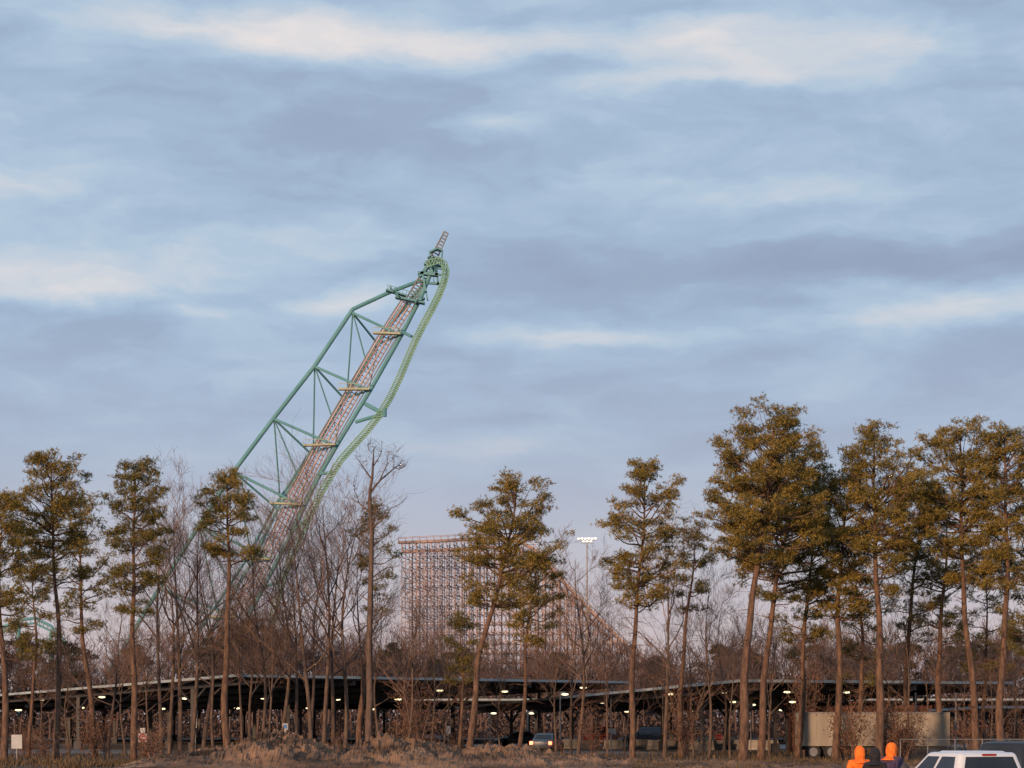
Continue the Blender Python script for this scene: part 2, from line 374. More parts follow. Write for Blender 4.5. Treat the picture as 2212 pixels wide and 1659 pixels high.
    for c,r in pads:
        n=int(24*dens*(r/0.5)**2)+6
        u=rnd_unit(rg,n)*(rg.uniform(0,1,(n,1))**0.55)*np.array([r*1.15,r*1.15,r*.66]); u[:,2]=np.abs(u[:,2])*rg.choice([1,1,1,-.5],n)
        C.append(u+np.array([c.x,c.y,c.z])+rg.normal(0,0.07,(n,3)))
    C=np.concatenate(C)
    V=tufts(C,rg,7,(0.11,0.26),0.019)
    e=thing('pine_tree',label or 'tall pine with bare lower trunk and clumped olive crown','tree',(bx,D,0),group=group)
    obj('trunk',tr.mesh('trunk',M_BARK,True),e); obj('crown',trimesh('crown',V,mt_ or M_NEEDLE),e)
    return e
b=1650
LBL2='pine with wide layered crown above leafless undergrowth'
pines=[
 (1,[(8,b),(5,1300),(0,1062)],114,(-80,95,1052,1370),34,1.0,None,'pine with dense olive crown and straight trunk'),
 (2,[(122,b),(120,1250),(118,990)],118,(12,226,976,1255),40,1.0,None,'tall pine with domed olive crown on bare trunk'),
 (3,[(205,b),(178,1300),(172,1095)],128,(105,250,1085,1390),24,0.8,M_NEEDLE2,'slender pine with sparse drooping crown'),
 (4,[(288,b),(291,1250),(286,1015)],118,(218,370,1000,1330),42,1.0,M_NEEDLE2,'narrow dark pine with long crown'),
 (5,[(492,b),(488,1250),(492,1030)],122,(424,568,1018,1230),28,0.95,None,'slim pine with golden olive crown'),
 (6,[(775,b),(795,1300),(815,1085)],132,(765,878,1082,1340),15,0.7,M_NEEDLE2,'small dark pine beside a dead tree'),
 (7,[(1010,b),(1035,1430),(1078,1270),(1105,1130),(1112,1045)],116,(995,1250,1030,1310),36,1.0,None,'leaning pine with flat-topped layered crown'),
 (8,[(1118,b),(1140,1400),(1168,1200)],124,(1080,1240,1186,1410),22,0.85,None,'short pine with open olive crown'),
 (9,[(1365,b),(1376,1300),(1392,1012)],117,(1280,1500,1000,1335),40,0.95,None,'pine with tiered irregular crown'),
 (10,[(1470,b),(1480,1350),(1500,1150)],130,(1432,1550,1130,1330),17,0.8,M_NEEDLE2,'thin pine with small dark crown'),
 (11,[(1603,1655),(1625,1300),(1655,1080),(1672,905)],112,(1525,1795,888,1235),66,1.05,None,'tallest pine with heavy golden olive crown'),
 (12,[(1642,b),(1680,1200),(1730,1000)],120,(1580,1835,945,1300),50,1.0,M_NEEDLE2,LBL2),
 (13,[(1722,b),(1745,1330),(1765,1110)],126,(1660,1850,1060,1410),34,0.9,M_NEEDLE2,LBL2),
 (14,[(1803,b),(1815,1300),(1838,1010)],119,(1730,1930,1000,1360),42,0.95,None,LBL2),
 (15,[(1900,b),(1896,1300),(1888,940)],116,(1785,2010,925,1290),52,1.0,None,'tall pine with rounded golden olive crown'),
 (16,[(1950,b),(1968,1350),(1985,1060)],130,(1900,2085,1020,1360),34,0.9,M_NEEDLE2,LBL2),
 (17,[(2036,b),(2032,1350),(2040,1120)],128,(1945,2125,1060,1400),32,0.85,M_NEEDLE2,LBL2),
 (18,[(2108,b),(2085,1250),(2068,925)],117,(1950,2180,908,1260),52,1.0,None,'tall pine with broad golden olive crown'),
 (19,[(2164,b),(2168,1250),(2178,925)],115,(2090,2265,912,1300),44,1.0,None,'tall pine with sunlit reddish trunk'),
 (20,[(2232,b),(2230,1300),(2225,1010)],121,(2125,2310,990,1440),38,1.0,M_NEEDLE2,LBL2),
 (21,[(990,b),(998,1450),(1000,1345)],134,(950,1040,1325,1500),12,0.8,M_NEEDLE2,'young pine with thin green crown'),
 (22,[(60,b),(75,1400),(70,1210)],130,(0,130,1190,1440),22,0.8,M_NEEDLE2,'young pine with thin green crown'),
 (23,[(1850,b),(1858,1400),(1850,1200)],132,(1780,1930,1180,1480),22,0.8,M_NEEDLE2,'young pine with thin green crown'),
 (24,[(2130,b),(2128,1400),(2122,1220)],134,(2060,2200,1180,1480),22,0.8,M_NEEDLE2,'young pine with thin green crown'),
]
for p in pines:
    make_pine(p[0],p[1],p[2],p[3],p[4],p[5],p[6],p[7])

# ------------------------------------------------------------------ bare trees
def gen_bare(seed,H,spread=0.5,levels=4,n0=9,sides=3,start=0.35,twig=0.0065,upw=0.25,r0=None,kids=(6,5,4)):
    R=random.Random(seed); tr=MB(); cr_=MB(); r0=r0 or 0.0105*H
    def grow(p,d,L,r,lv):
        ns=5 if lv<2 else 3; pts=[p.copy()]; q=p.copy(); dd=d.copy()
        for i in range(ns):
            dd=(dd+Vector((R.gauss(0,.17),R.gauss(0,.17),R.gauss(0,.11)+upw*0.35))).normalized(); q=q+dd*L/ns; pts.append(q.copy())
        re=max(twig*0.6,r*0.3)
        (tr if lv<2 else cr_).tube(pts,[r+(re-r)*i/ns for i in range(ns+1)],5 if lv<2 else sides,False)
        if lv>=levels: return
        k=kids[min(lv-1,len(kids)-1)]
        for i in range(k):
            s=R.uniform(0.22,1.0) if i else 1.0
            j=min(ns-1,int(s*ns)); c=pts[j].lerp(pts[j+1],s*ns-j if s<1 else 1)
            td=(pts[j+1]-pts[j]).normalized(); o=td.orthogonal().normalized(); o.rotate(Matrix.Rotation(R.uniform(0,6.28),3,td))
            nd=(td+o*R.uniform(0.45,1.0)).normalized(); nd.z+=upw*0.3; nd.normalize()
            grow(c,nd,L*R.uniform(0.42,0.68),max(twig,r*(1-0.6*s)*0.6),lv+1)
    n=16; ax=R.uniform(0,6); bend=R.uniform(-0.12,0.12)*H; wv_=R.uniform(.12,.26)
    T=lambda s: Vector((bend*s*s+wv_*math.sin(s*7+ax)-wv_*math.sin(ax),0.14*math.sin(s*5+ax*2),s*H*0.95-0.05))
    tr.tube([T(i/n) for i in range(n+1)],[r0*(1-0.9*(i/n)) for i in range(n+1)],7,False)
    if R.random()<.6:   # a fork low on the trunk
        grow(T(R.uniform(.15,.3)),Vector((R.choice((-1,1))*.38,R.uniform(-.3,.3),1)).normalized(),H*.6,r0*.62,1)
    for i in range(n0):
        s=start+(1-start)*((i+R.random())/n0)*0.97; phi=i*2.4+R.uniform(-.4,.4)
        d=Vector((math.cos(phi),math.sin(phi),R.uniform(0.5,1.3))).normalized()
        L=H*spread*(1-0.55*(s-start)/(1-start))*R.uniform(0.7,1.1)
        grow(T(s),d,L,r0*(1-0.8*s)*0.62,1)
    return tr,cr_
specs=[(101,14,0.38,9,.30),(102,15,0.44,9,.33),(103,13,0.34,9,.42),(104,16,0.32,9,.38),(105,11,0.44,9,.22),(106,14,0.50,9,.26),(107,12,0.30,9,.32)]
def mk_bare(sd,H,sp,n0,st,loc,label,group='leafless trees in front of the car park',**kw):
    tr,cc=gen_bare(sd,H,sp,4,n0,3,st,**kw)
    e=thing('bare_tree',label,'tree',loc,group=group)
    obj('trunk',tr.mesh('trunk',M_BARKD,True),e); obj('crown',cc.mesh('crown',M_TWIG),e); return e
def ht(ytop,D): return CH+(HY-ytop)*D/F
place=[
 (385,1060,135),(705,1060,132),(345,1100,140),(418,1110,128),(560,1170,136),(672,1090,126),(610,1140,142),
 (740,1100,130),(640,1190,138),(775,1180,140),(880,1280,130),(935,1340,138),(1232,1290,140),
 (1250,1185,132),(1310,1330,136),(1440,1170,125),(1530,1250,132),(1500,1330,140),(1580,1360,128),(1660,1340,138),(1745,1380,135),(1870,1400,135),(1960,1290,126),
 (2000,1370,135),(2080,1400,138),(2140,1420,132),(235,1310,130),(150,1400,134),(90,1430,140),(320,1350,126),(520,1280,140),(2190,1380,140),
 (1080,1420,138),(1350,1430,136),(820,1310,138),(462,1220,140),(1200,1390,126),(585,1310,125),(1440,1400,144),(1560,1320,146),(1780,1360,146),(270,1380,145),(1920,1370,145),
 (720,1150,144),(370,1160,146),(665,1170,147),(900,1370,145),(960,1400,143),(440,1180,147),(545,1250,146)]
base=[]
R=random.Random(77)
for i,(px,yt,D) in enumerate(place):
    h=ht(yt,D); k=i%len(specs); loc=(GX(px,D),D,0)
    if i<len(specs):
        s=specs[k]; e=mk_bare(s[0],s[1],s[2],s[3],s[4],loc,'leafless tree with fine upright grey-brown twigs'); base.append((e,s[1]))
        e.scale=(h/s[1]*0.95,)*2+(h/s[1],); e.rotation_euler=(0,0,R.uniform(0,6.28))
    else:
        src,H=base[k]; f=h/H; copy_thing(src,loc,R.uniform(0,6.28),(f*R.uniform(.9,1.15),f*1.0,f))
# dead tree with broken gnarled limbs
tr=MB(); D=118
def wp(x,y): 
    v=W(x,y,D); return Vector((v.x-GX(797,D),0,v.z))
R=random.Random(9)
def limb(pts,r0,r1,dz=0.0):
    P=[]; n=len(pts)
    for i,(x,y) in enumerate(pts):
        v=wp(x,y); v.y=dz*i/(n-1)+R.uniform(-.05,.05); P.append(v)
    P[0].y=0
    Q=[P[0]]
    for a,c in zip(P,P[1:]): Q+= [a.lerp(c,.5)+Vector((R.uniform(-.06,.06),R.uniform(-.06,.06),R.uniform(-.05,.05))),c]
    tr.tube(Q,[r0+(r1-r0)*i/(len(Q)-1) for i in range(len(Q))],6,False); return Q
limb([(797,1668),(799,1500),(800,1300),(803,1150),(799,1060),(806,1000),(808,965)],0.24,0.02)
for pts,r,dz in [([(800,1065),(822,1035),(850,1010),(868,992)],.08,.6),([(822,1035),(835,1005),(842,975)],.04,.3),([(803,1035),(785,1010),(770,990)],.05,-.5),([(805,1010),(820,985),(824,962)],.04,.2),
   ([(802,1110),(775,1085),(745,1072)],.07,.8),([(775,1085),(765,1060),(762,1040)],.03,.6),([(803,1140),(830,1120),(845,1100),(870,1090)],.06,-.7),([(801,1190),(770,1160),(748,1150)],.05,-.6),
   ([(850,1010),(862,1012),(872,1005)],.02,.7),([(804,980),(797,972),(793,960)],.02,.1),([(850,1010),(848,990),(855,975)],.02,.5),([(801,1250),(835,1225),(858,1222)],.05,.5),([(800,1300),(772,1280),(752,1282)],.04,.5),
   ([(801,1220),(775,1200),(760,1175)],.04,-.3),([(802,1165),(825,1160),(850,1145)],.04,.3),([(801,1350),(830,1330),(850,1335)],.04,-.4)]:
    Q=limb(pts,r,0.010,dz)
    for q in Q[1:]:
        for _ in range(3):
            e_=q+Vector((R.uniform(-.6,.6),R.uniform(-.4,.4),R.uniform(-.1,.6))); m_=q.lerp(e_,.5)+Vector((0.04,0,.03)); tr.tube([q,m_,e_],[.012,.008,.004],3,False)
            for _ in range(2): tr.tube([m_,m_+Vector((R.uniform(-.3,.3),R.uniform(-.3,.3),R.uniform(-.05,.35)))],[.006,.004],3,False)
e=thing('dead_tree','dead standing tree with broken gnarled branches','tree',(GX(797,D),D,0)); obj('trunk',tr.mesh('trunk',M_BARKD,True),e)

# ------------------------------------------------------------------ brown-leaved shrubs
def mk_shrub(seed,H,rad,n,loc,label):
    R=random.Random(seed); rg=np.random.default_rng(seed); tr=MB(); C=[]
    for i in range(9):
        phi=R.uniform(0,6.28); l=rad*R.uniform(.3,1); h=H*R.uniform(.6,1)
        pts=[Vector((0,0,0)),Vector((math.cos(phi)*l*.35,math.sin(phi)*l*.35,h*.45)),Vector((math.cos(phi)*l,math.sin(phi)*l,h))]
        tr.tube(pts,[.03,.016,.006],3,False)
        for j in range(7):
            q=pts[1].lerp(pts[2],R.random()) if j>2 else pts[0].lerp(pts[1],R.uniform(.4,1)); e_=q+Vector((R.uniform(-1,1),R.uniform(-1,1),R.uniform(0,.8)))*rad*.5
            tr.tube([q,e_],[.012,.004],3,False); C+= [q.lerp(e_,t) for t in (.5,.75,1)]
    C=np.array([tuple(c) for c in C]); idx=rg.integers(0,len(C),n)
    c=C[idx]+rg.normal(0,0.16*rad**.5,(n,3)); c[:,2]=np.maximum(c[:,2],.03)
    V=tufts(c,rg,2,(.06,.13),.033,0.0)
    e=thing('shrub',label,'shrub',loc,group='shrubs under the trees'); obj('stems',tr.mesh('stems',M_TWIG),e); obj('foliage',trimesh('foliage',V,M_BLEAF),e); return e
sb=[]; R=random.Random(12)
spots=[]
for i in range(18): spots.append((R.uniform(850,1760),R.uniform(1570,1605) if R.random()<.6 else R.uniform(1430,1530),R.uniform(116,148)))
for i in range(22): spots.append((R.uniform(-20,330),R.uniform(1530,1610),R.uniform(112,146)))
for i in range(9): spots.append((R.uniform(330,850),R.uniform(1570,1605),R.uniform(114,146)))
for i in range(22): spots.append((R.uniform(1780,2230),R.uniform(1490,1590),R.uniform(114,122) if i%2==0 else R.uniform(136,148)))
sspec=[(201,4.0,1.3,520),(202,3.0,1.2,420),(203,5.0,1.3,560),(204,2.0,1.1,400)]
for i,(px,yt,D) in enumerate(spots):
    h=ht(yt,D); k=i%4; loc=(GX(px,D),D,0)
    if i<4:
        s=sspec[k]; e=mk_shrub(s[0],s[1],s[2],s[3],loc,'thin shrub holding rusty brown dead leaves'); sb.append((e,s[1])); f=h/s[1]; e.scale=(f,f,f)
    else:
        src,H=sb[k]; f=h/H; w=min(f,1.2)*R.uniform(.8,1.1); copy_thing(src,loc,R.uniform(0,6.28),(w,w,f))

# ------------------------------------------------------------------ distant wood (one mass)
rg=np.random.default_rng(3)
protos=[]
for sd in (301,302,303,304):
    tr,cc=gen_bare(sd,14,0.34,3,10,3,0.3,twig=0.022,r0=0.17,kids=(6,6))
    V=np.concatenate(tr.v+cc.v); off=sum(len(a) for a in tr.v)
    Fq=[f for f in tr.f]+[tuple(i+off for i in f) for f in cc.f]
    tri=[]
    for f in Fq:
        for a in range(1,len(f)-1): tri.append((f[0],f[a],f[a+1]))
    protos.append(V[np.array(tri)])
parts=[]
for i in range(290):
    x=rg.uniform(-105,110); D=rg.uniform(296,350); px=CX+x/D*F
    top=np.interp(px,[0,120,300,500,600,700,900,1100,1300,1500,1700,2212],[1355,1370,1380,1335,1335,1360,1370,1385,1385,1375,1360,1360])+rg.uniform(-8,60)
    h=CH+(HY-top)*D/F; f=h/14; a=rg.uniform(0,6.28); P=protos[i%4]*np.array([f,f,f]); c,s=math.cos(a),math.sin(a)
    Q=P.copy(); Q[...,0]=P[...,0]*c-P[...,1]*s+x; Q[...,1]=P[...,0]*s+P[...,1]*c+D; parts.append(Q)
n=100000; x=rg.uniform(-112,118,n); D=rg.uniform(310,370,n); z=rg.beta(1.0,1.5,n)*13*(0.75+0.25*np.sin(x*0.35)*np.cos(x*.13))
c=np.stack([x,D,z],1); parts.append(tufts(c,rg,1,(.5,1.1),.16,0.1))
w=obj('distant_wood',trimesh('distant_wood',np.concatenate(parts),M_WOODF)); w['kind']='stuff'; w['label']='far-off leafless wood in hazy brown'; w['category']='wood'
parts=[]
for px,top,wd in [(545,1336,70),(500,1352,40),(590,1362,50),(848,1392,40),(450,1385,50),(300,1395,60),(150,1380,60),(740,1405,50),(660,1400,50),(40,1375,60),(1000,1400,60),(1620,1400,60),(1420,1410,50),(1560,1395,40),(1750,1385,80),(1850,1390,80),(1950,1385,80),(2080,1380,90),(2180,1370,80),(1200,1412,50)]:
    D=rg.uniform(300,330); x=GX(px,D); h=ht(top,D)
    for j in range(24):
        q=rg.normal(0,1,3)*np.array([wd*D/F*.38,1.5,0]); zc=h-abs(rg.normal(0,1))*2.6-abs(q[0])*.5; r=rg.uniform(.6,1.2)
        m=70; u=rnd_unit(rg,m)*rg.uniform(.4,1,(m,1))*np.array([r*1.2,r,r*.55]); parts.append(tufts(u+np.array([x+q[0],D+q[1],zc]),rg,3,(.25,.5),.09))
w=obj('distant_evergreens',trimesh('distant_evergreens',np.concatenate(parts),M_WOODP)); w['kind']='stuff'; w['label']='far-off dark evergreen tops in the wood'; w['category']='wood'

# ------------------------------------------------------------------ leaning coaster tower
DT=500.0
def T3(px,py,dy=0.0):
    v=W(px,py,DT); v.y=DT+dy; return v
tower=thing('roller_coaster_tower','towering teal steel coaster tower toppling over sideways','roller coaster',T3(430,1640))
tower.location.z=0
TO=Vector(tower.location)
def tw(v): return tuple(Vector(v)-TO)
def part(name,m,mb): return obj(name,mb.mesh(name,m,False),tower)
A=[(215,1490),(320,1310),(430,1135),(505,1018),(590,905),(680,790),(762,668)]
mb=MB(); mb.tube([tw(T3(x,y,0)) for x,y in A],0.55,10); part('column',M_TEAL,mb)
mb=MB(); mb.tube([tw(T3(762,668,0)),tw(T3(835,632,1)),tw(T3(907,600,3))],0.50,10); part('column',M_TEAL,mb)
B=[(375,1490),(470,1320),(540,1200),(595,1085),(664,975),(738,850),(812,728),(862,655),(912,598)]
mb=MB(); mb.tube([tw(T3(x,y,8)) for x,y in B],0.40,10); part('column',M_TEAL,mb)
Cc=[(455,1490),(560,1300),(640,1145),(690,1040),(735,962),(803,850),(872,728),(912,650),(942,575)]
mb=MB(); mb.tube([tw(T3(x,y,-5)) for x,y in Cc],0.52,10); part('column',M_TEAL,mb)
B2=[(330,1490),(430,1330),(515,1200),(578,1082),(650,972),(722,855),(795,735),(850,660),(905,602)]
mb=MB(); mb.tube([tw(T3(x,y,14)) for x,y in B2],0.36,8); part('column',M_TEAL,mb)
def brace(a,b,r,da=0,db=0,m=None):
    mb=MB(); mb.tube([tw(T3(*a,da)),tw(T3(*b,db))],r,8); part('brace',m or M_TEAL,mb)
nodesA=[(762,676),(680,792),(592,905),(506,1020),(430,1135),(345,1270)]
levB=[(812,730),(738,850),(664,970),(592,1093),(530,1210),(455,1335)]
levC=[(866,732),(800,850),(727,968),(655,1096),(590,1212),(515,1335)]
for i in range(6):
    a=nodesA[i]; bq=levB[i]; cq=levC[i]
    brace(a,bq,0.28,0,9); brace(a,cq,0.34,0,-5); brace(bq,cq,0.3,8,-5)
    if i<5:
        b2=levB[i+1]; c2=levC[i+1]
        brace(a,(b2[0]+4,b2[1]-8),0.2,0,10); 
        brace(a,(bq[0]*.3+c2[0]*.7-6,bq[1]*.3+c2[1]*.7-6),0.18,0,4)
        brace(bq,c2,0.14,8,-5,M_TIE)
for i in range(6):
    bq=levB[i]; cq=levC[i]
    mb=MB(); p=T3(bq[0]-2,bq[1],-6.4); q=T3(cq[0]+2,cq[1],-6.4)
    mb.beam(tw(p),tw(q),1.6,0.45); 
    for t in np.linspace(0,1,6):
        r_=p.lerp(q,t); mb.beam(tw(r_+Vector((0,-.7,.2))),tw(r_+Vector((0,-.7,1.3))),.1)
    mb.beam(tw(p+Vector((0,-.7,1.3))),tw(q+Vector((0,-.7,1.3))),.12)
    part('platform',M_PLAT,mb)
mb=MB(); 
for (a,b_,h) in (((838,640),(880,652),.4),((858,655),(920,668),.5),((846,634),(870,660),.3),((900,668),(920,657),.3)):
    mb.beam(tw(T3(*a,-7)),tw(T3(*b_,-7)),2.4,h)
for x in range(842,920,8): 
    y=634+ (x-842)*.3; mb.beam(tw(T3(x,y+8,-8.3)),tw(T3(x,y-3,-8.3)),.13)
mb.beam(tw(T3(842,631,-8.3)),tw(T3(918,654,-8.3)),.13)
part('platform',M_TEAL,mb)
for dy_,wd_,hk in ((-5,2.0,1),(5,.8,.8)):
    mb=MB()
    for (a,b_,h) in (((905,600),(948,604),.7),((908,608),(942,566),.7),((918,580),(955,584),.5),((926,566),(957,572),.4),((930,556),(946,548),.4),((946,548),(958,553),.35),((942,575),(945,606),.7),((915,605),(922,640),.5),((930,556),(936,600),.35),((957,553),(954,584),.3)):
        mb.beam(tw(T3(*a,dy_)),tw(T3(*b_,dy_)),wd_,h*hk)
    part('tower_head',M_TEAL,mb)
def along(pts,n):
    P=[Vector(p) for p in pts]; d=[0]
    for a,c in zip(P,P[1:]): d.append(d[-1]+(c-a).length)
    out=[]
    for s in np.linspace(0,d[-1],n):
        j=min(max(0,np.searchsorted(d,s)-1),len(P)-2); t=(s-d[j])/(d[j+1]-d[j]); out.append(P[j].lerp(P[j+1],float(t)))
    return out
ctr=[(430,1480),(535,1300),(610,1150),(640,1080),(695,975),(768,850),(840,728),(888,655),(925,590),(965,508)]
cp=[Vector(tw(T3(x,y,-3))) for x,y in ctr]
def offs(P,dx,dy=0):
    out=[]
    for i,p in enumerate(P):
        d=(P[min(i+1,len(P)-1)]-P[max(i-1,0)]).normalized(); n=Vector((d.z,0,-d.x)); out.append(p+n*dx+Vector((0,dy,0)))
    return out
low=cp[:8]
for dx,dy,m,r in ((-1.55,0,M_RAIL,.22),(-.55,-.6,M_RED,.16),(.45,-.2,M_RAIL,.22),(1.35,.4,M_RAIL,.18),(-2.35,2,M_TIE,.16),(2.3,-.8,M_TIE,.16)):
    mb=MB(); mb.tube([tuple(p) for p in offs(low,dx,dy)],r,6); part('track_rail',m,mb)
a1=along(offs(low,-1.7),90); a2=along(offs(low,1.5),90); mb=MB()
for i,(p,q) in enumerate(zip(a1,a2)):
    mb.beam(p,q,.2,.22)
    if i<89 and i%2==0: mb.beam(p,a2[i+1],.1)
part('track_ties',M_TIE,mb)
up=cp[7:]
mb=MB()
w0=[1.3,1.0,.55] 
L_=[];R_=[]
for p,w_ in zip(up,w0):
    n=Vector((.88,0,-.47)); L_.append(p-n*w_); R_.append(p+n*w_)
mb.tube(L_,.15,6); mb.tube(R_,.15,6)
for i,(p,q) in enumerate(zip(along(L_,24),along(R_,24))): mb.beam(p,q,.16,.2); mb.beam(p+Vector((0,1,0)),q+Vector((0,1,0)),.12)
mb.tube([v+Vector((0,1,0)) for v in L_],.1,5)
part('broken_track_end',M_TIE,mb)
des=[(925,588),(950,580),(962,588),(966,604),(961,628),(950,655),(935,685),(918,716),(900,752),(884,790),(868,828),(848,870),(825,908),(797,943),(768,975),(742,1004),(722,1036),(700,1075),(672,1130),(645,1190),(622,1250),(602,1320),(590,1400),(585,1500)]
dp=[Vector(tw(T3(x,y,-9))) for x,y in des]
mb=MB(); 
for o_,dy in ((-.75,0),(.75,0),(0,1.3)): mb.tube([tuple(p) for p in offs(dp,o_,dy)],.17,6)
u1=along(offs(dp,-.75),150);u2=along(offs(dp,.75),150);u3=along(offs(dp,0,1.3),150)
for i in range(150):
    mb.beam(u1[i],u2[i],.15)
    if i<149: 
        mb.beam(u1[i],u3[i+1],.12); mb.beam(u2[i],u1[i+1],.10); mb.beam(u2[i],u3[i],.12)
part('descending_track',M_GREEN,mb)
brace((865,722),(893,742),.4,-5,-9); brace((793,880),(836,907),.5,-5,-9); brace((772,918),(836,905),.45,-5,-9); brace((836,895),(836,912),.5,-9,-9)
brace((690,1030),(725,1030),.4,-5,-9); brace((640,1150),(672,1130),.4,-5,-9); brace((575,1270),(620,1262),.4,-5,-9)
mb=MB(); P=[W(x,y,470) for x,y in [(-20,1365),(40,1340),(75,1335),(110,1352),(140,1385),(160,1430)]]
O=Vector((P[3].x,470,0)); P=[p-O for p in P]
mb.tube([tuple(p) for p in P],.35,8); mb.tube([tuple(p+Vector((0,0,-1.2))) for p in P],.25,8)
for p,q in zip(along(P,24),along([p+Vector((0,0,-1.2)) for p in P],24)): mb.beam(p,q,.2)
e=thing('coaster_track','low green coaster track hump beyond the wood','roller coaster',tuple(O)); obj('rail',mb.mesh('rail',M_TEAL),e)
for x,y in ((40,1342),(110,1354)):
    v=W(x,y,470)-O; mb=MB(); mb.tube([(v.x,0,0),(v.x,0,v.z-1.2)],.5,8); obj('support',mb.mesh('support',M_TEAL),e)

# ------------------------------------------------------------------ wooden coaster
DW=560.0
prof_=[(868,1174),(960,1170),(1060,1164),(1110,1166),(1150,1185),(1190,1228),(1240,1283),(1300,1345),(1360,1402),(1420,1452),(1480,1500)]
wc=thing('wooden_roller_coaster','wooden coaster hill of dense tan timber lattice','roller coaster',(GX(1040,DW),DW,0))
WO=Vector(wc.location)
def topz(x):
    px=CX+x/DW*F; return CH+(HY-float(np.interp(px,[p[0] for p in prof_],[p[1] for p in prof_])))*DW/F
x0=GX(868,DW); x1=GX(1470,DW); rows=[0,5,16,22]; skew=[0,.7,2.0,2.9]
st=2.1; nb=int((x1-x0)/st)
lb=MB()
for i in range(nb+1):
    x=x0+i*st; h=topz(x); mb=MB()
    for r_,(dy,sk) in enumerate(zip(rows,skew)):
        hh=h if r_<2 else h-1.0
        mb.beam(Vector((x+sk,DW+dy,0))-WO,Vector((x+sk,DW+dy,hh))-WO,.24)
    z=h-1
    k=0
    while z>2:
        mb.beam(Vector((x,DW,z))-WO,Vector((x+2.9,DW+22,z))-WO,.16)
        if k%2==0 and z>6: mb.beam(Vector((x,DW,z))-WO,Vector((x+2.9,DW+22,z-5.6))-WO,.13)
        z-=2.8; k+=1
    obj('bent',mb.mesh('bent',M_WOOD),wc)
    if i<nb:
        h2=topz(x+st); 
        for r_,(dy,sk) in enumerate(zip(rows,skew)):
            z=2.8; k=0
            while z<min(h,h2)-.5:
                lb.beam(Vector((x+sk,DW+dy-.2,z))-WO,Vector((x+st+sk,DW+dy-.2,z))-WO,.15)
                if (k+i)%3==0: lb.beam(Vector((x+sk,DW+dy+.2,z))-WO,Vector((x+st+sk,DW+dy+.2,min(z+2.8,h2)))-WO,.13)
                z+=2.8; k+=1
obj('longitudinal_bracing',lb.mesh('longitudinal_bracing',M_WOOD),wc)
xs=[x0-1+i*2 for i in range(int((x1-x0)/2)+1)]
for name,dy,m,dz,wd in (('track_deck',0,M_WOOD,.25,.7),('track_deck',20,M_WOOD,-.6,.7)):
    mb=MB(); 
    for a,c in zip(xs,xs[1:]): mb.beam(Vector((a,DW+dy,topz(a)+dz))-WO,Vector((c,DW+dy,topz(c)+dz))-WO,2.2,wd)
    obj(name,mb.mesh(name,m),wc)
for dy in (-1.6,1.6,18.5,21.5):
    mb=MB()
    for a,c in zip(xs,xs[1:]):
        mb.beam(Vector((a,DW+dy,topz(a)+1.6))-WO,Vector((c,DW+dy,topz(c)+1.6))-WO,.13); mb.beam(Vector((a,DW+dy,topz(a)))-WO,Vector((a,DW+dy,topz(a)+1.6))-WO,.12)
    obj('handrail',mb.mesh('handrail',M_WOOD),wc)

# floodlight mast
D=380; h=ht(1164,D)
e=thing('floodlight_mast','tall floodlight mast with lit lamp bank on top','light mast',(GX(1268,D),D,0))
mb=MB(); mb.tube([(0,0,0),(0,0,h)],[.24,.11],8); obj('pole',mb.mesh('pole',M_CONC),e)
mb=MB(); mb.beam((-1.7,0,h-.2),(1.7,0,h-.2),.16); mb.beam((-1.2,0,h-.8),(1.2,0,h-.8),.12); obj('crossarm',mb.mesh('crossarm',M_STEEL),e)
for i in range(6):
    mb=MB(); mb.ellipsoid((-1.6+i*.64,-.25,h+.0+.05*(i%2)),(.27,.2,.18),10,6); obj('lamp_head',mb.mesh('lamp_head',M_FLOOD),e)
for i in range(3):
    mb=MB(); mb.ellipsoid((-.7+i*.7,-.25,h-.5),(.26,.2,.15),10,6); obj('lamp_head',mb.mesh('lamp_head',M_FLOOD),e)

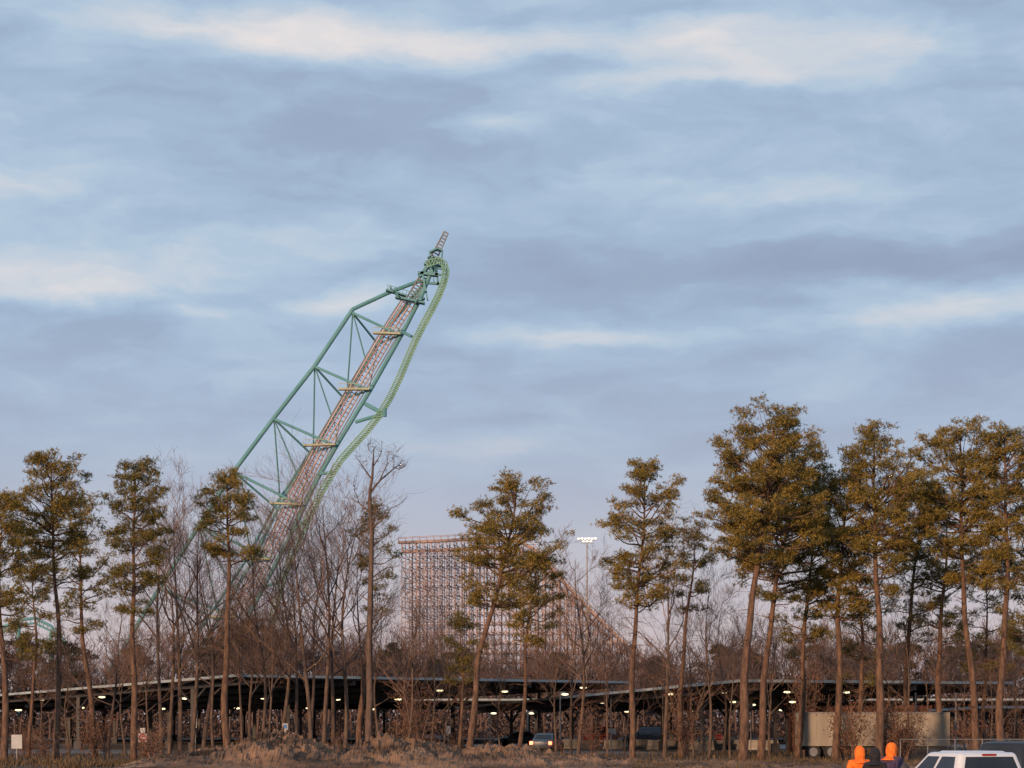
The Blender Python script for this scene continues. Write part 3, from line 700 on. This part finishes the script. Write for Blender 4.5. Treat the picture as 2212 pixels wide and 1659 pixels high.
# ------------------------------------------------------------------ solar car park canopies
lamps=[(220,1507),(175,1530),(350,1532),(400,1510),(570,1510),(638,1488),(513,1531),(668,1531),(810,1533),(728,1512),(950,1493),(1058,1541),(1140,1541),(1090,1495),(1210,1500),(1260,1487),(1302,1519),(1356,1538),
 (1450,1519),(1448,1500),(1490,1536),(1563,1497),(1584,1518),(1700,1497),(1712,1518),(1829,1497),(1690,1535),(2060,1497),(860,1512),(1320,1500),(90,1512),(1625,1524),(40,1535),(1950,1519)]
used=set()
def canopy(name_lbl,P1,P2,width,zh,zl,drop,ncol,nrow):
    P1=Vector((P1[0],P1[1],0));P2=Vector((P2[0],P2[1],0)); u=(P2-P1); L=u.length; u.normalize(); v=Vector((-u.y,u.x,0))
    e=thing('solar_canopy',name_lbl,'parking canopy',tuple(P1),group='solar canopies over the car park')
    def q(a,b_,dz): return u*a+v*b_+Vector((0,0,zh+(zl-zh)*b_/width+dz))
    mb=MB(); 
    vs=[tuple(q(a,b_,dz)) for dz in (-.10,0) for a,b_ in ((0,0),(L,0),(L,width),(0,width))]
    mb.add(vs,[(3,2,1,0),(4,5,6,7),(0,1,5,4),(1,2,6,5),(2,3,7,6),(3,0,4,7)])
    for i in range(int(width/2.5)+1): mb.beam(q(.2,min(i*2.5+.15,width-.1),-.20),q(L-.2,min(i*2.5+.15,width-.1),-.20),.10,.18)
    obj('roof',mb.mesh('roof',M_ROOF),e)
    mb=MB()
    for a,c in (((0,-.06),(L,-.06)),((-.06,0),(-.06,width)),((L+.06,0),(L+.06,width)),((0,width+.06),(L,width+.06))):
        mb.beam(q(*a,-.08),q(*c,-.08),.08,.20)
    obj('fascia',mb.mesh('fascia',M_FASC),e)
    for i in range(ncol):
        a=2+(L-4)*i/(ncol-1)
        mb=MB(); mb.beam(q(a,.3,-.48),q(a,width-.3,-.48),.22,.36); obj('beam',mb.mesh('beam',M_DSTEEL),e)
        for j in range(nrow):
            b_=width*(j+.5)/nrow; t=q(a,b_,-.66); mb=MB(); mb.beam((t.x,t.y,0),t,.28,.28); mb.beam((t.x,t.y,0),(t.x,t.y,.75),.62,.62)
            k=u*a; mb.beam((t.x,t.y,t.z-1.2),q(a,b_-2.2,-.6),.14); mb.beam((t.x,t.y,t.z-1.2),q(a,b_+2.2,-.6),.14)
            obj('column',mb.mesh('column',M_DSTEEL),e)
    for li,(px,py) in enumerate(lamps):
        if li in used: continue
        for D in np.arange(130,320,.5):
            w_=W(px,py,D); r_=w_-P1; a=r_.dot(u); b_=r_.dot(v)
            if 0.5<a<L-.5 and .5<b_<width-.5:
                zr=zh+(zl-zh)*b_/width-drop
                if abs(w_.z-zr)<.06:
                    used.add(li); r_.z=zr; k_=D/200; mb=MB(); mb.ellipsoid((0,0,0),(.36*k_,.36*k_,.095*k_),12,6)
                    o=obj('lamp',mb.mesh('lamp',M_LAMP),e,tuple(r_))
                    mb=MB(); mb.ellipsoid((0,0,.13),(.36*k_,.36*k_,.1),12,6); mb.tube([(0,0,.2),(0,0,drop-.1)],.03,5); obj('lamp_housing',mb.mesh('lamp_housing',M_STEEL),o)
                    break
LC='long sloping solar canopy with dark underside and lit lamps'
canopy(LC,(-20.8,150),(10.3,175),60,5.96,4.5,.55,5,3)
canopy(LC,(16.1,140),(37.2,148),61,5.36,3.9,.55,4,3)
canopy(LC,(-75,212),(5,214),70,4.9,4.55,.75,9,3)
canopy(LC,(8,214),(95,212),70,4.9,4.55,.75,9,3)
canopy('lower solar canopy with pale green edge',(37.5,158),(62,160),30,3.65,3.3,.4,4,2)
for li,(px,py) in enumerate(lamps):
    if li in used: continue
    D=205 if py>1515 else 165; p=W(px,py,D)
    e=thing('street_lamp','slim pole lamp with lit head in the car park','street lamp',(p.x,D,0),group='pole lamps in the car park')
    mb=MB(); mb.tube([(0,0,0),(0,0,p.z+.15)],.06,6); mb.tube([(0,0,p.z+.15),(.4,0,p.z+.2)],.05,6); obj('pole',mb.mesh('pole',M_STEEL),e)
    mb=MB(); mb.ellipsoid((.4,0,p.z),(.30,.28,.09),12,6); obj('lamp_head',mb.mesh('lamp_head',M_LAMP),e)

# ------------------------------------------------------------------ building & trailer
D=150; xa,xb=GX(1730,D),GX(2010,D); zt=ht(1524,D)
e=thing('low_building','low brown building with flat roof behind trailer','building',((xa+xb)/2,D+4,0)); w2=(xb-xa)/2
mb=MB(); mb.box(-w2,w2,-3,3,0,zt-.3); obj('wall',mb.mesh('wall',M_BRICK),e)
mb=MB(); mb.box(-w2-.3,w2+.3,-3.3,3.3,zt-.298,zt); obj('roof',mb.mesh('roof',M_BRICK),e)
for i in range(4):
    x=-w2+1.4+i*2.4; mb=MB(); mb.box(x,x+1.1,-3.06,-3.003,1.1,2.3); obj('window',mb.mesh('window',M_GLASS),e)
mb=MB(); mb.box(w2-1.4,w2-.4,-3.06,-3.003,0.02,2.1); obj('door',mb.mesh('door',M_DSTEEL),e)
D=126; xa,xb=GX(1730,D),GX(2052,D); z1=ht(1541,D); z0=.95
e=thing('cargo_trailer','cream box semi-trailer parked behind the trees','trailer',((xa+xb)/2,D,0)); w2=(xb-xa)/2
mb=MB(); mb.box(-w2,w2,0,2.5,z0,z1)
for i in range(14):
    x=-w2+.3+i*(2*w2-.6)/13; mb.box(x-.02,x+.02,-.022,-.001,z0+.12,z1-.1)
mb.box(-w2-.003,w2+.003,-.045,2.54,z0-.1,z0+.1); obj('cargo_box',mb.mesh('cargo_box',M_TRAIL),e)
mb=MB(); mb.box(-w2,w2,-.04,2.54,z1+.001,z1+.08); obj('top_rail',mb.mesh('top_rail',M_STEEL),e)
mb=MB(); mb.box(-w2+.1,w2-.1,.5,.7,z0-.35,z0-.102); mb.box(-w2+.1,w2-.1,1.8,2.0,z0-.35,z0-.102); mb.box(w2-2.6,w2-2.4,.4,.6,.05,z0-.102); mb.box(w2-2.6,w2-2.4,1.9,2.1,.05,z0-.102); obj('chassis',mb.mesh('chassis',M_DSTEEL),e)
def wheel(parent,x,y,r,w,axis='x',z=None):
    z=r if z is None else z
    mb=MB()
    a=Vector((1,0,0)) if axis=='x' else Vector((0,1,0))
    c=Vector((x,y,z)); mb.tube([c-a*w/2,c-a*w*.42,c+a*w*.42,c+a*w/2],[r*.93,r,r,r*.93],20)
    o=obj('wheel',mb.mesh('tyre',M_RUB),parent)
    mb=MB(); mb.tube([c-a*(w/2+.012),c+a*(w/2+.012)],r*.58,14); obj('rim',mb.mesh('rim',M_RIM),o)
for x in (-w2+.8,-w2+1.95):
    for y in (.2,2.3): wheel(e,x,y,.48,.3,'y')

# ------------------------------------------------------------------ vehicles
def hexa(mb,b,t):
    mb.add(list(b)+list(t),[(3,2,1,0),(4,5,6,7),(0,1,5,4),(1,2,6,5),(2,3,7,6),(3,0,4,7)])
def bevel(o,w=.06,s=3):
    m=o.modifiers.new('bevel','BEVEL'); m.width=w; m.segments=s; m.limit_method='ANGLE'; m.angle_limit=math.radians(25)
    for p in o.data.polygons: p.use_smooth=True
    return o
def vehicle(kind,name,label,paint,loc,rz,lit=False):
    e=thing(name,label,'car' if kind!='pickup' else 'pickup truck',loc,(0,0,rz))
    if kind=='pickup': L,Wd,zr,zb,hz=5.6,1.82,1.78,1.22,1.16; cb=(-.55,1.75); ct=(-.38,.95); low=.45; wr=.40
    elif kind=='suv': L,Wd,zr,zb,hz=4.8,1.95,1.92,1.12,1.08; cb=(-2.35,1.15); ct=(-2.05,.45); low=.32; wr=.37
    else: L,Wd,zr,zb,hz=4.6,1.82,1.45,.92,.88; cb=(-1.75,1.25); ct=(-1.05,.35); low=.24; wr=.33
    hw=Wd/2; yf,yr=L/2,-L/2
    side=[(yr,low+.12),(yr,zb-.02 if kind!='sedan' else .9),(cb[0],zb),(cb[1],zb),(yf-.35,hz-.08),(yf,hz-.3),(yf,low+.1),(yf-.3,low)]
    mb=MB(); n=len(side)
    vs=[(-hw,y,z) for y,z in side]+[(hw,y,z) for y,z in side]
    fs=[tuple(range(n)),tuple(range(2*n-1,n-1,-1))]+[((i+1)%n,i,n+i,n+(i+1)%n) for i in range(n)]
    mb.add(vs,fs); bevel(obj('body',mb.mesh('body',paint),e),.08)
    if kind=='pickup':
        mb=MB(); mb.box(-hw+.12,hw-.12,yr+.12,cb[0]-.1,zb-.001,zb+.012); obj('bed_liner',mb.mesh('bed_liner',M_RUB),e)
        mb=MB()
        for s in (-1,1): mb.box(s*(hw-.06)-.05,s*(hw-.06)+.05,yr,cb[0]-.05,zb-.02,zb+.05)
        mb.box(-hw+.12,hw-.12,yr,yr+.07,zb-.02,zb+.05); bevel(obj('bed_rail',mb.mesh('bed_rail',paint),e),.015)
    tw_=hw-.2; bw=hw-.03
    bq=[(-bw,cb[0],zb-.04),(bw,cb[0],zb-.04),(bw,cb[1],zb-.04),(-bw,cb[1],zb-.04)]
    tq=[(-tw_,ct[0],zr),(tw_,ct[0],zr),(tw_,ct[1],zr),(-tw_,ct[1],zr)]
    mb=MB(); hexa(mb,bq,tq); bevel(obj('cab',mb.mesh('cab',paint),e),.09,4)
    mb=MB(); hexa(mb,[(-tw_+.16,ct[0]+.12,zr-.01),(tw_-.16,ct[0]+.12,zr-.01),(tw_-.16,ct[1]-.12,zr-.01),(-tw_+.16,ct[1]-.12,zr-.01)],[(-tw_+.22,ct[0]+.2,zr+.03),(tw_-.22,ct[0]+.2,zr+.03),(tw_-.22,ct[1]-.2,zr+.03),(-tw_+.22,ct[1]-.2,zr+.03)])
    bevel(obj('roof_panel',mb.mesh('roof_panel',paint),e),.02)
    B_=[Vector(p) for p in bq]; T_=[Vector(p) for p in tq]
    def win(b0,b1,t0,t1,u0,u1,v0,v1,nm='window'):
        def pt(u,v): return b0.lerp(b1,u).lerp(t0.lerp(t1,u),v)
        nrm=(b1-b0).cross(t0-b0).normalized(); 
        mb=MB(); P=[pt(u0,v0),pt(u1,v0),pt(u1-.02,v1),pt(u0+.02,v1)]
        hexa(mb,[tuple(p-nrm*.01) for p in P],[tuple(p+nrm*.008) for p in P]); obj(nm,mb.mesh(nm,M_GLASS),e)
    win(B_[0],B_[1],T_[0],T_[1],.08,.92,.22,.84,'rear_window')
    win(B_[2],B_[3],T_[2],T_[3],.07,.93,.15,.90,'windshield')
    ps=[(.10,.50),(.54,.90)] if kind!='suv' else [(.06,.33),(.36,.64),(.67,.93)]
    for u0,u1 in ps:
        win(B_[1],B_[2],T_[1],T_[2],u0,u1,.2,.84); win(B_[3],B_[0],T_[3],T_[0],1-u1,1-u0,.2,.84)
    if kind=='pickup':
        mb=MB(); mb.box(-.17,.17,ct[0]-.035,ct[0]+.06,zr-.075,zr-.03); obj('brake_light',mb.mesh('brake_light',M_TAILOFF),e)
    for s in (-1,1):
        mb=MB(); mb.ellipsoid((s*(hw+.13),cb[1]-.35,zb+.16),(.13,.09,.14),10,6); mb.beam((s*(hw-.05),cb[1]-.35,zb+.08),(s*(hw+.08),cb[1]-.35,zb+.12),.05); obj('mirror',mb.mesh('mirror',M_DSTEEL,True),e)
        for y in (yf-.95,yr+1.0):
            wheel(e,s*(hw-.12),y,wr,.24)
            mb=MB(); a=Vector((1,0,0)); c=Vector((s*(hw-.02),y,wr)); mb.tube([c-a*.06,c+a*.035],wr*1.16,20); obj('wheel_arch',mb.mesh('wheel_arch',M_RUB),e)
        mb=MB(); mb.box(s*(hw-.2)-.15,s*(hw-.2)+.15,yf-.08,yf+.012,hz-.48,hz-.33); obj('headlight',mb.mesh('headlight',M_HEAD),e)
        mb=MB(); mb.box(s*(hw-.14)-.13,s*(hw-.14)+.13,yr-.03,yr+.05,zb-.34,zb-.08); obj('tail_light',mb.mesh('tail_light',M_TAIL if lit else M_TAILOFF),e)
    mb=MB(); mb.box(-hw+.1,hw-.1,yr-.1,yr+.02,low+.02,low+.22); bevel(obj('bumper',mb.mesh('bumper',M_STEEL if kind=='pickup' else M_DSTEEL),e),.02)
    mb=MB(); mb.box(-hw+.1,hw-.1,yf-.02,yf+.09,low+.02,low+.24); bevel(obj('bumper',mb.mesh('bumper',M_DSTEEL),e),.02)
    mb=MB(); mb.box(-hw+.35,hw-.35,yf-.01,yf+.02,low+.3,hz-.34); obj('grille',mb.mesh('grille',M_DSTEEL),e)
    return e
DP=43.5
vehicle('pickup','pickup_truck','white crew-cab pickup with dark tinted windows',M_WHITE,(GX(2122,DP),DP+.3,NEARZ),math.radians(19))
vehicle('suv','parked_car','black sport utility vehicle behind the white pickup',M_DARKP,(GX(2305,50),50,NEARZ+.02),math.radians(-105))
vehicle('suv','parked_car','red utility vehicle parked under the solar canopy',M_REDP,(GX(1297,185),185,.01),math.radians(160))
vehicle('sedan','parked_car','dark blue car with lit red tail lights',M_BLUEP,(GX(1182,160),160,.01),math.radians(-14),True)
vehicle('sedan','parked_car','dark blue car parked in the lot',M_BLUEP,(GX(1120,196),196,.01),math.radians(95))
vehicle('suv','parked_car','dark utility vehicle parked in the lot',M_DARKP,(GX(1395,215),215,.01),math.radians(85))
vehicle('sedan','parked_car','white car parked far back in the lot',M_WHITE,(GX(915,225),225,.01),math.radians(80))

# barriers
R=random.Random(4); src=None
for px,D in [(1420,172),(1445,176),(1520,168),(1545,170),(1575,174),(1600,172),(1270,176),(1325,174),(1380,178),(1660,170),(930,190),(895,192),(1480,174),(1625,171),(1235,178)]:
    if src is None:
        mb=MB(); mb.add([(-.9,-.3,0),(.9,-.3,0),(.9,.3,0),(-.9,.3,0),(-.9,-.3,.12),(.9,-.3,.12),(.9,.3,.12),(-.9,.3,.12),(-.86,-.12,.38),(.86,-.12,.38),(.86,.12,.38),(-.86,.12,.38),(-.84,-.09,.85),(.84,-.09,.85),(.84,.09,.85),(-.84,.09,.85)],
           [(3,2,1,0)]+[(k*4+i,k*4+(i+1)%4,k*4+4+(i+1)%4,k*4+4+i) for k in range(3) for i in range(4)]+[(12,13,14,15)])
        src=obj('concrete_barrier',mb.mesh('concrete_barrier',M_CONC)); o=src; bevel(o,.02,2)
        tag(o,'short pale concrete barrier on the car park asphalt','barrier','concrete barriers in the car park')
    else: o=src.copy(); COL.objects.link(o)
    o.location=(GX(px,D),D,.006); o.rotation_euler=(0,0,R.uniform(-.5,.5))

# ------------------------------------------------------------------ signs
def text_mesh(t,size,m):
    c=bpy.data.curves.new('lettering','FONT'); c.body=t; c.size=size; c.extrude=.004; c.align_x='CENTER'; c.align_y='CENTER'
    o=bpy.data.objects.new('tmp',c); COL.objects.link(o); dg=bpy.context.evaluated_depsgraph_get()
    me=bpy.data.meshes.new_from_object(o.evaluated_get(dg)); bpy.data.objects.remove(o); me.materials.clear(); me.materials.append(m); return me
def disc(mb,n,r,z,y0,y1,rot=0):
    vs=[(r*math.cos(2*math.pi*i/n+rot),y,z+r*math.sin(2*math.pi*i/n+rot)) for y in (y0,y1) for i in range(n)]
    mb.add(vs,[tuple(range(n)),tuple(range(2*n-1,n-1,-1))]+[((i+1)%n,i,n+i,n+(i+1)%n) for i in range(n)])
def sign_post(e,h):
    mb=MB(); mb.tube([(0,.05,0),(0,.05,h)],.04,6); obj('post',mb.mesh('post',M_STEEL),e)
for px,py,D in ((1480,1587,165),(1553,1594,170)):
    z=ht(py,D); e=thing('stop_sign','red octagonal stop sign with white lettering','sign',(GX(px,D),D,0)); sign_post(e,z+.3)
    mb=MB(); disc(mb,8,.40,z,0,.012,math.pi/8); obj('border',mb.mesh('border',M_SWHITE),e)
    mb=MB(); disc(mb,8,.37,z,-.008,-.002,math.pi/8); obj('sign_face',mb.mesh('sign_face',M_SRED),e)
    obj('lettering',text_mesh('STOP',.26,M_SWHITE),e,(0,-.014,z),(math.pi/2,0,0))
for px,py,D in ((308,1594,135),(628,1592,140)):
    z=ht(py,D); e=thing('do_not_enter_sign','white square sign with red disc and bar','sign',(GX(px,D),D,0)); sign_post(e,z+.3)
    mb=MB(); mb.box(-.29,.29,0,.012,z-.29,z+.29); obj('sign_panel',mb.mesh('sign_panel',M_SWHITE),e)
    mb=MB(); disc(mb,24,.28,z,-.008,-.002); obj('disc',mb.mesh('disc',M_SRED),e)
    mb=MB(); mb.box(-.21,.21,-.016,-.010,z-.045,z+.045); obj('bar',mb.mesh('bar',M_SWHITE),e)
    obj('lettering',text_mesh('DO NOT',.11,M_SWHITE),e,(0,-.014,z+.13),(math.pi/2,0,0)); obj('lettering',text_mesh('ENTER',.11,M_SWHITE),e,(0,-.014,z-.13),(math.pi/2,0,0))
for px,py,D,w_,h_,bl in ((616,1573,142,.2,.34,1),(36,1602,120,.32,.42,0),(968,1577,165,.2,.34,0),(308,1578,160,.2,.2,0),(422,1562,160,.1,.4,0),(1622,1525,160,.16,.26,0)):
    z=ht(py,D); e=thing('parking_sign','plain white rectangular sign on a thin post','sign',(GX(px,D),D,0)); sign_post(e,z+h_*.9)
    mb=MB(); mb.box(-w_,w_,0,.012,z-h_,z+h_); obj('sign_panel',mb.mesh('sign_panel',M_SWHITE),e)
    if bl: 
        e['label']='white sign with a blue panel on a post'; mb=MB(); mb.box(-w_*.7,w_*.7,-.008,-.002,z-h_*.1,z+h_*.75); obj('emblem',mb.mesh('emblem',M_SBLUE),e)

# chain-link fence
D=108; xa,xb=GX(1945,D),GX(2240,D); e=thing('chain_link_fence','chain-link fence with thin steel posts','fence',(xa,D,0)); L=xb-xa
n=6
for i in range(n):
    mb=MB(); x=L*i/(n-1); mb.tube([(x,0,0),(x,0,1.45)],.03,6); obj('post',mb.mesh('post',M_STEEL),e)
mb=MB(); mb.tube([(0,0,1.42),(L,0,1.42)],.02,5); obj('rail',mb.mesh('rail',M_STEEL),e)
mb=MB(); s=.16
for i in range(int((L+1.4)/s)):
    for sg in (1,-1):
        x=i*s
        a=Vector((x-1.4 if sg>0 else x,0,.02)); c=Vector((x if sg>0 else x-1.4,0,1.42))
        if min(a.x,c.x)<0 or max(a.x,c.x)>L: continue
        mb.beam(a,c,.005)
obj('mesh_panel',mb.mesh('mesh_panel',M_STEEL),e)
for px in (2065,1978):
    mb=MB(); D=132; mb.tube([(0,0,0),(0,0,ht(1500,D))],.05,6); mb.tube([(0,0,ht(1500,D)),(0,0,ht(1500,D)+.1)],.07,6)
    tag(obj('utility_pole',mb.mesh('utility_pole',M_STEEL),None,(GX(px,D),D,0)),'thin grey metal pole beside the fence','pole')

# ------------------------------------------------------------------ people
def person(label,loc,rz,top,legs,H=1.78,hood_m=None,lean=0.0,arms='pocket',girth=1.0,hair=True,hood_down=False):
    s=H/1.78
    V=[];E=[];Rr=[]
    def add(p,r,par=None):
        V.append(tuple(c*s for c in p)); Rr.append((r*s,r*s)); 
        if par is not None: E.append((par,len(V)-1))
        return len(V)-1
    g_=girth
    pel=add((0,0,.96),.155*g_); wa=add((0,.0,1.12),.145*g_,pel); ch=add((0,.01,1.32),.165*g_,wa); up=add((0,0,1.455),.125*g_,ch); nk=add((0,.01,1.53),.070,up)
    hd=add((0,.02,1.62),.085,nk); ht_=add((0,.015,1.71),.082,hd); 
    nose=add((0,.118,1.625),.014,hd)
    for sd in (-1,1):
        ear=add((sd*.088,.01,1.63),.014,hd)
        sh=add((sd*.185,0,1.44),.085*g_,up)
        if arms=='pocket': el=add((sd*.30,-.06,1.16),.062*g_,sh); wr=add((sd*.22,.10,.99),.042,el); hn=(sd*.17,.15,.97); fd=Vector((-sd*.5,.35,-.6)).normalized()
        else: el=add((sd*.26,-.03,1.15),.058*g_,sh); wr=add((sd*.27,.05,.92),.036,el); hn=(sd*.27,.07,.85); fd=Vector((0,.12,-1)).normalized()
        hh=add(hn,.032,wr)
        for k,(o_,l) in enumerate(((-.03,.07),(-.01,.085),(.01,.08),(.03,.062))):
            b0=Vector(hn)+fd*.03+Vector((0,o_,0)); a=add(tuple(b0),.010,hh); c=add(tuple(b0+fd*l*.5+Vector((-sd*.006,0,0))),.0095,a); add(tuple(b0+fd*l+Vector((-sd*.02,0,0))),.008,c)
        t0=Vector(hn)+Vector((-sd*.01,.035,.01)); a=add(tuple(t0),.011,hh); add(tuple(t0+fd*.03+Vector((0,.025,0))),.009,a)
        hip=add((sd*.095,0,.88),.105*g_,pel); kn=add((sd*.11,.02,.50),.068,hip); an=add((sd*.115,-.01,.10),.048,kn); hl=add((sd*.115,-.03,.045),.042,an); toe=add((sd*.13,.17,.035),.036,an)
    me=bpy.data.meshes.new('body'); me.from_pydata(V,E,[]); o=bpy.data.objects.new('tmp',me); COL.objects.link(o)
    m=o.modifiers.new('skin','SKIN'); 
    for i,r in enumerate(Rr): me.skin_vertices[0].data[i].radius=r; me.skin_vertices[0].data[i].use_root=(i==0)
    m2=o.modifiers.new('sub','SUBSURF'); m2.levels=2; m2.render_levels=2
    dg=bpy.context.evaluated_depsgraph_get(); bm=bpy.data.meshes.new_from_object(o.evaluated_get(dg)); bpy.data.objects.remove(o)
    bm.materials.clear()
    for mm in (top,legs,M_SKIN,M_RUB): bm.materials.append(mm)
    for p in bm.polygons:
        c=p.center/s; p.use_smooth=True
        if c.z>1.55: p.material_index=2
        elif c.z<.08: p.material_index=3
        elif c.z<.96 and abs(c.x)<.22 and not(arms=='pocket' and c.y>.12 and c.z>.86): p.material_index=1
        elif (c.z<.905 and abs(c.x)>.22): p.material_index=2
        elif arms=='pocket' and c.y>.13 and c.z<1.0: p.material_index=2
        else: p.material_index=0
    bm.name='body'
    e=obj('person',bm,None,loc,(lean,0,rz)); tag(e,label,'person')
    for sd in (-1,1):
        mb=MB(); mb.ellipsoid((sd*.034*s,.098*s,1.655*s),(.013*s,.009*s,.009*s),8,6); obj('eye',mb.mesh('eye',M_RUB),e)
    if hair:
        mb=MB(); mb.ellipsoid((0,-.005,1.69*s),(.095*s,.10*s,.10*s),16,10); mb.ellipsoid((0,-.035*s,1.62*s),(.085*s,.07*s,.11*s),14,8); obj('hair',mb.mesh('hair',M_HAIR,True),e)
    if hood_m:
        vs=[];fs=[]; nu,nv=18,14
        for j in range(nv+1):
            t=j/nv; z=1.46+.37*t
            w_=.116*math.sqrt(max(0.0,1-((t-.52)/.50)**2))+.006 if t>.2 else 0
            w_=max(w_,.215-.52*t) if t<.25 else max(w_,.078 if t<.5 else 0)
            for i in range(nu+1):
                aa=math.pi/2+math.radians(38)+ (2*math.pi-math.radians(76))*i/nu
                n_=1+.06*math.sin(i*2.3+j*1.1)
                vs.append((w_*.95*n_*math.cos(aa)*s,(w_*1.12*n_*math.sin(aa)-.012+.015*t)*s,z*s))
        for j in range(nv):
            for i in range(nu):
                a=j*(nu+1)+i; fs.append((a,a+1,a+nu+2,a+nu+1))
        mb=MB(); mb.add(vs,fs); h=obj('hood',mb.mesh('hood',hood_m,True),e)
        so_=h.modifiers.new('thick','SOLIDIFY'); so_.thickness=.014; ss=h.modifiers.new('sub','SUBSURF'); ss.levels=1; ss.render_levels=2
    return e
person('person in bright orange hoodie with the hood up',(GX(1857,45),45,NEARZ),math.radians(12),M_ORANGE,M_DENIM,H=1.86,hood_m=M_ORANGE,girth=1.25,hair=True)
person('person in black hooded coat standing between two others',(GX(1890,43.6),43.6,NEARZ),math.radians(-30),M_BLACKC,M_BLACKC,H=1.84,hood_m=M_BLACKC,girth=1.02)
person('person in purple navy jacket with an orange hood',(GX(1926,45.5),45.5,NEARZ),math.radians(-50),M_NAVY,M_DENIM,H=1.93,hood_m=M_ORANGE,girth=1.28,arms='side')
print('done')
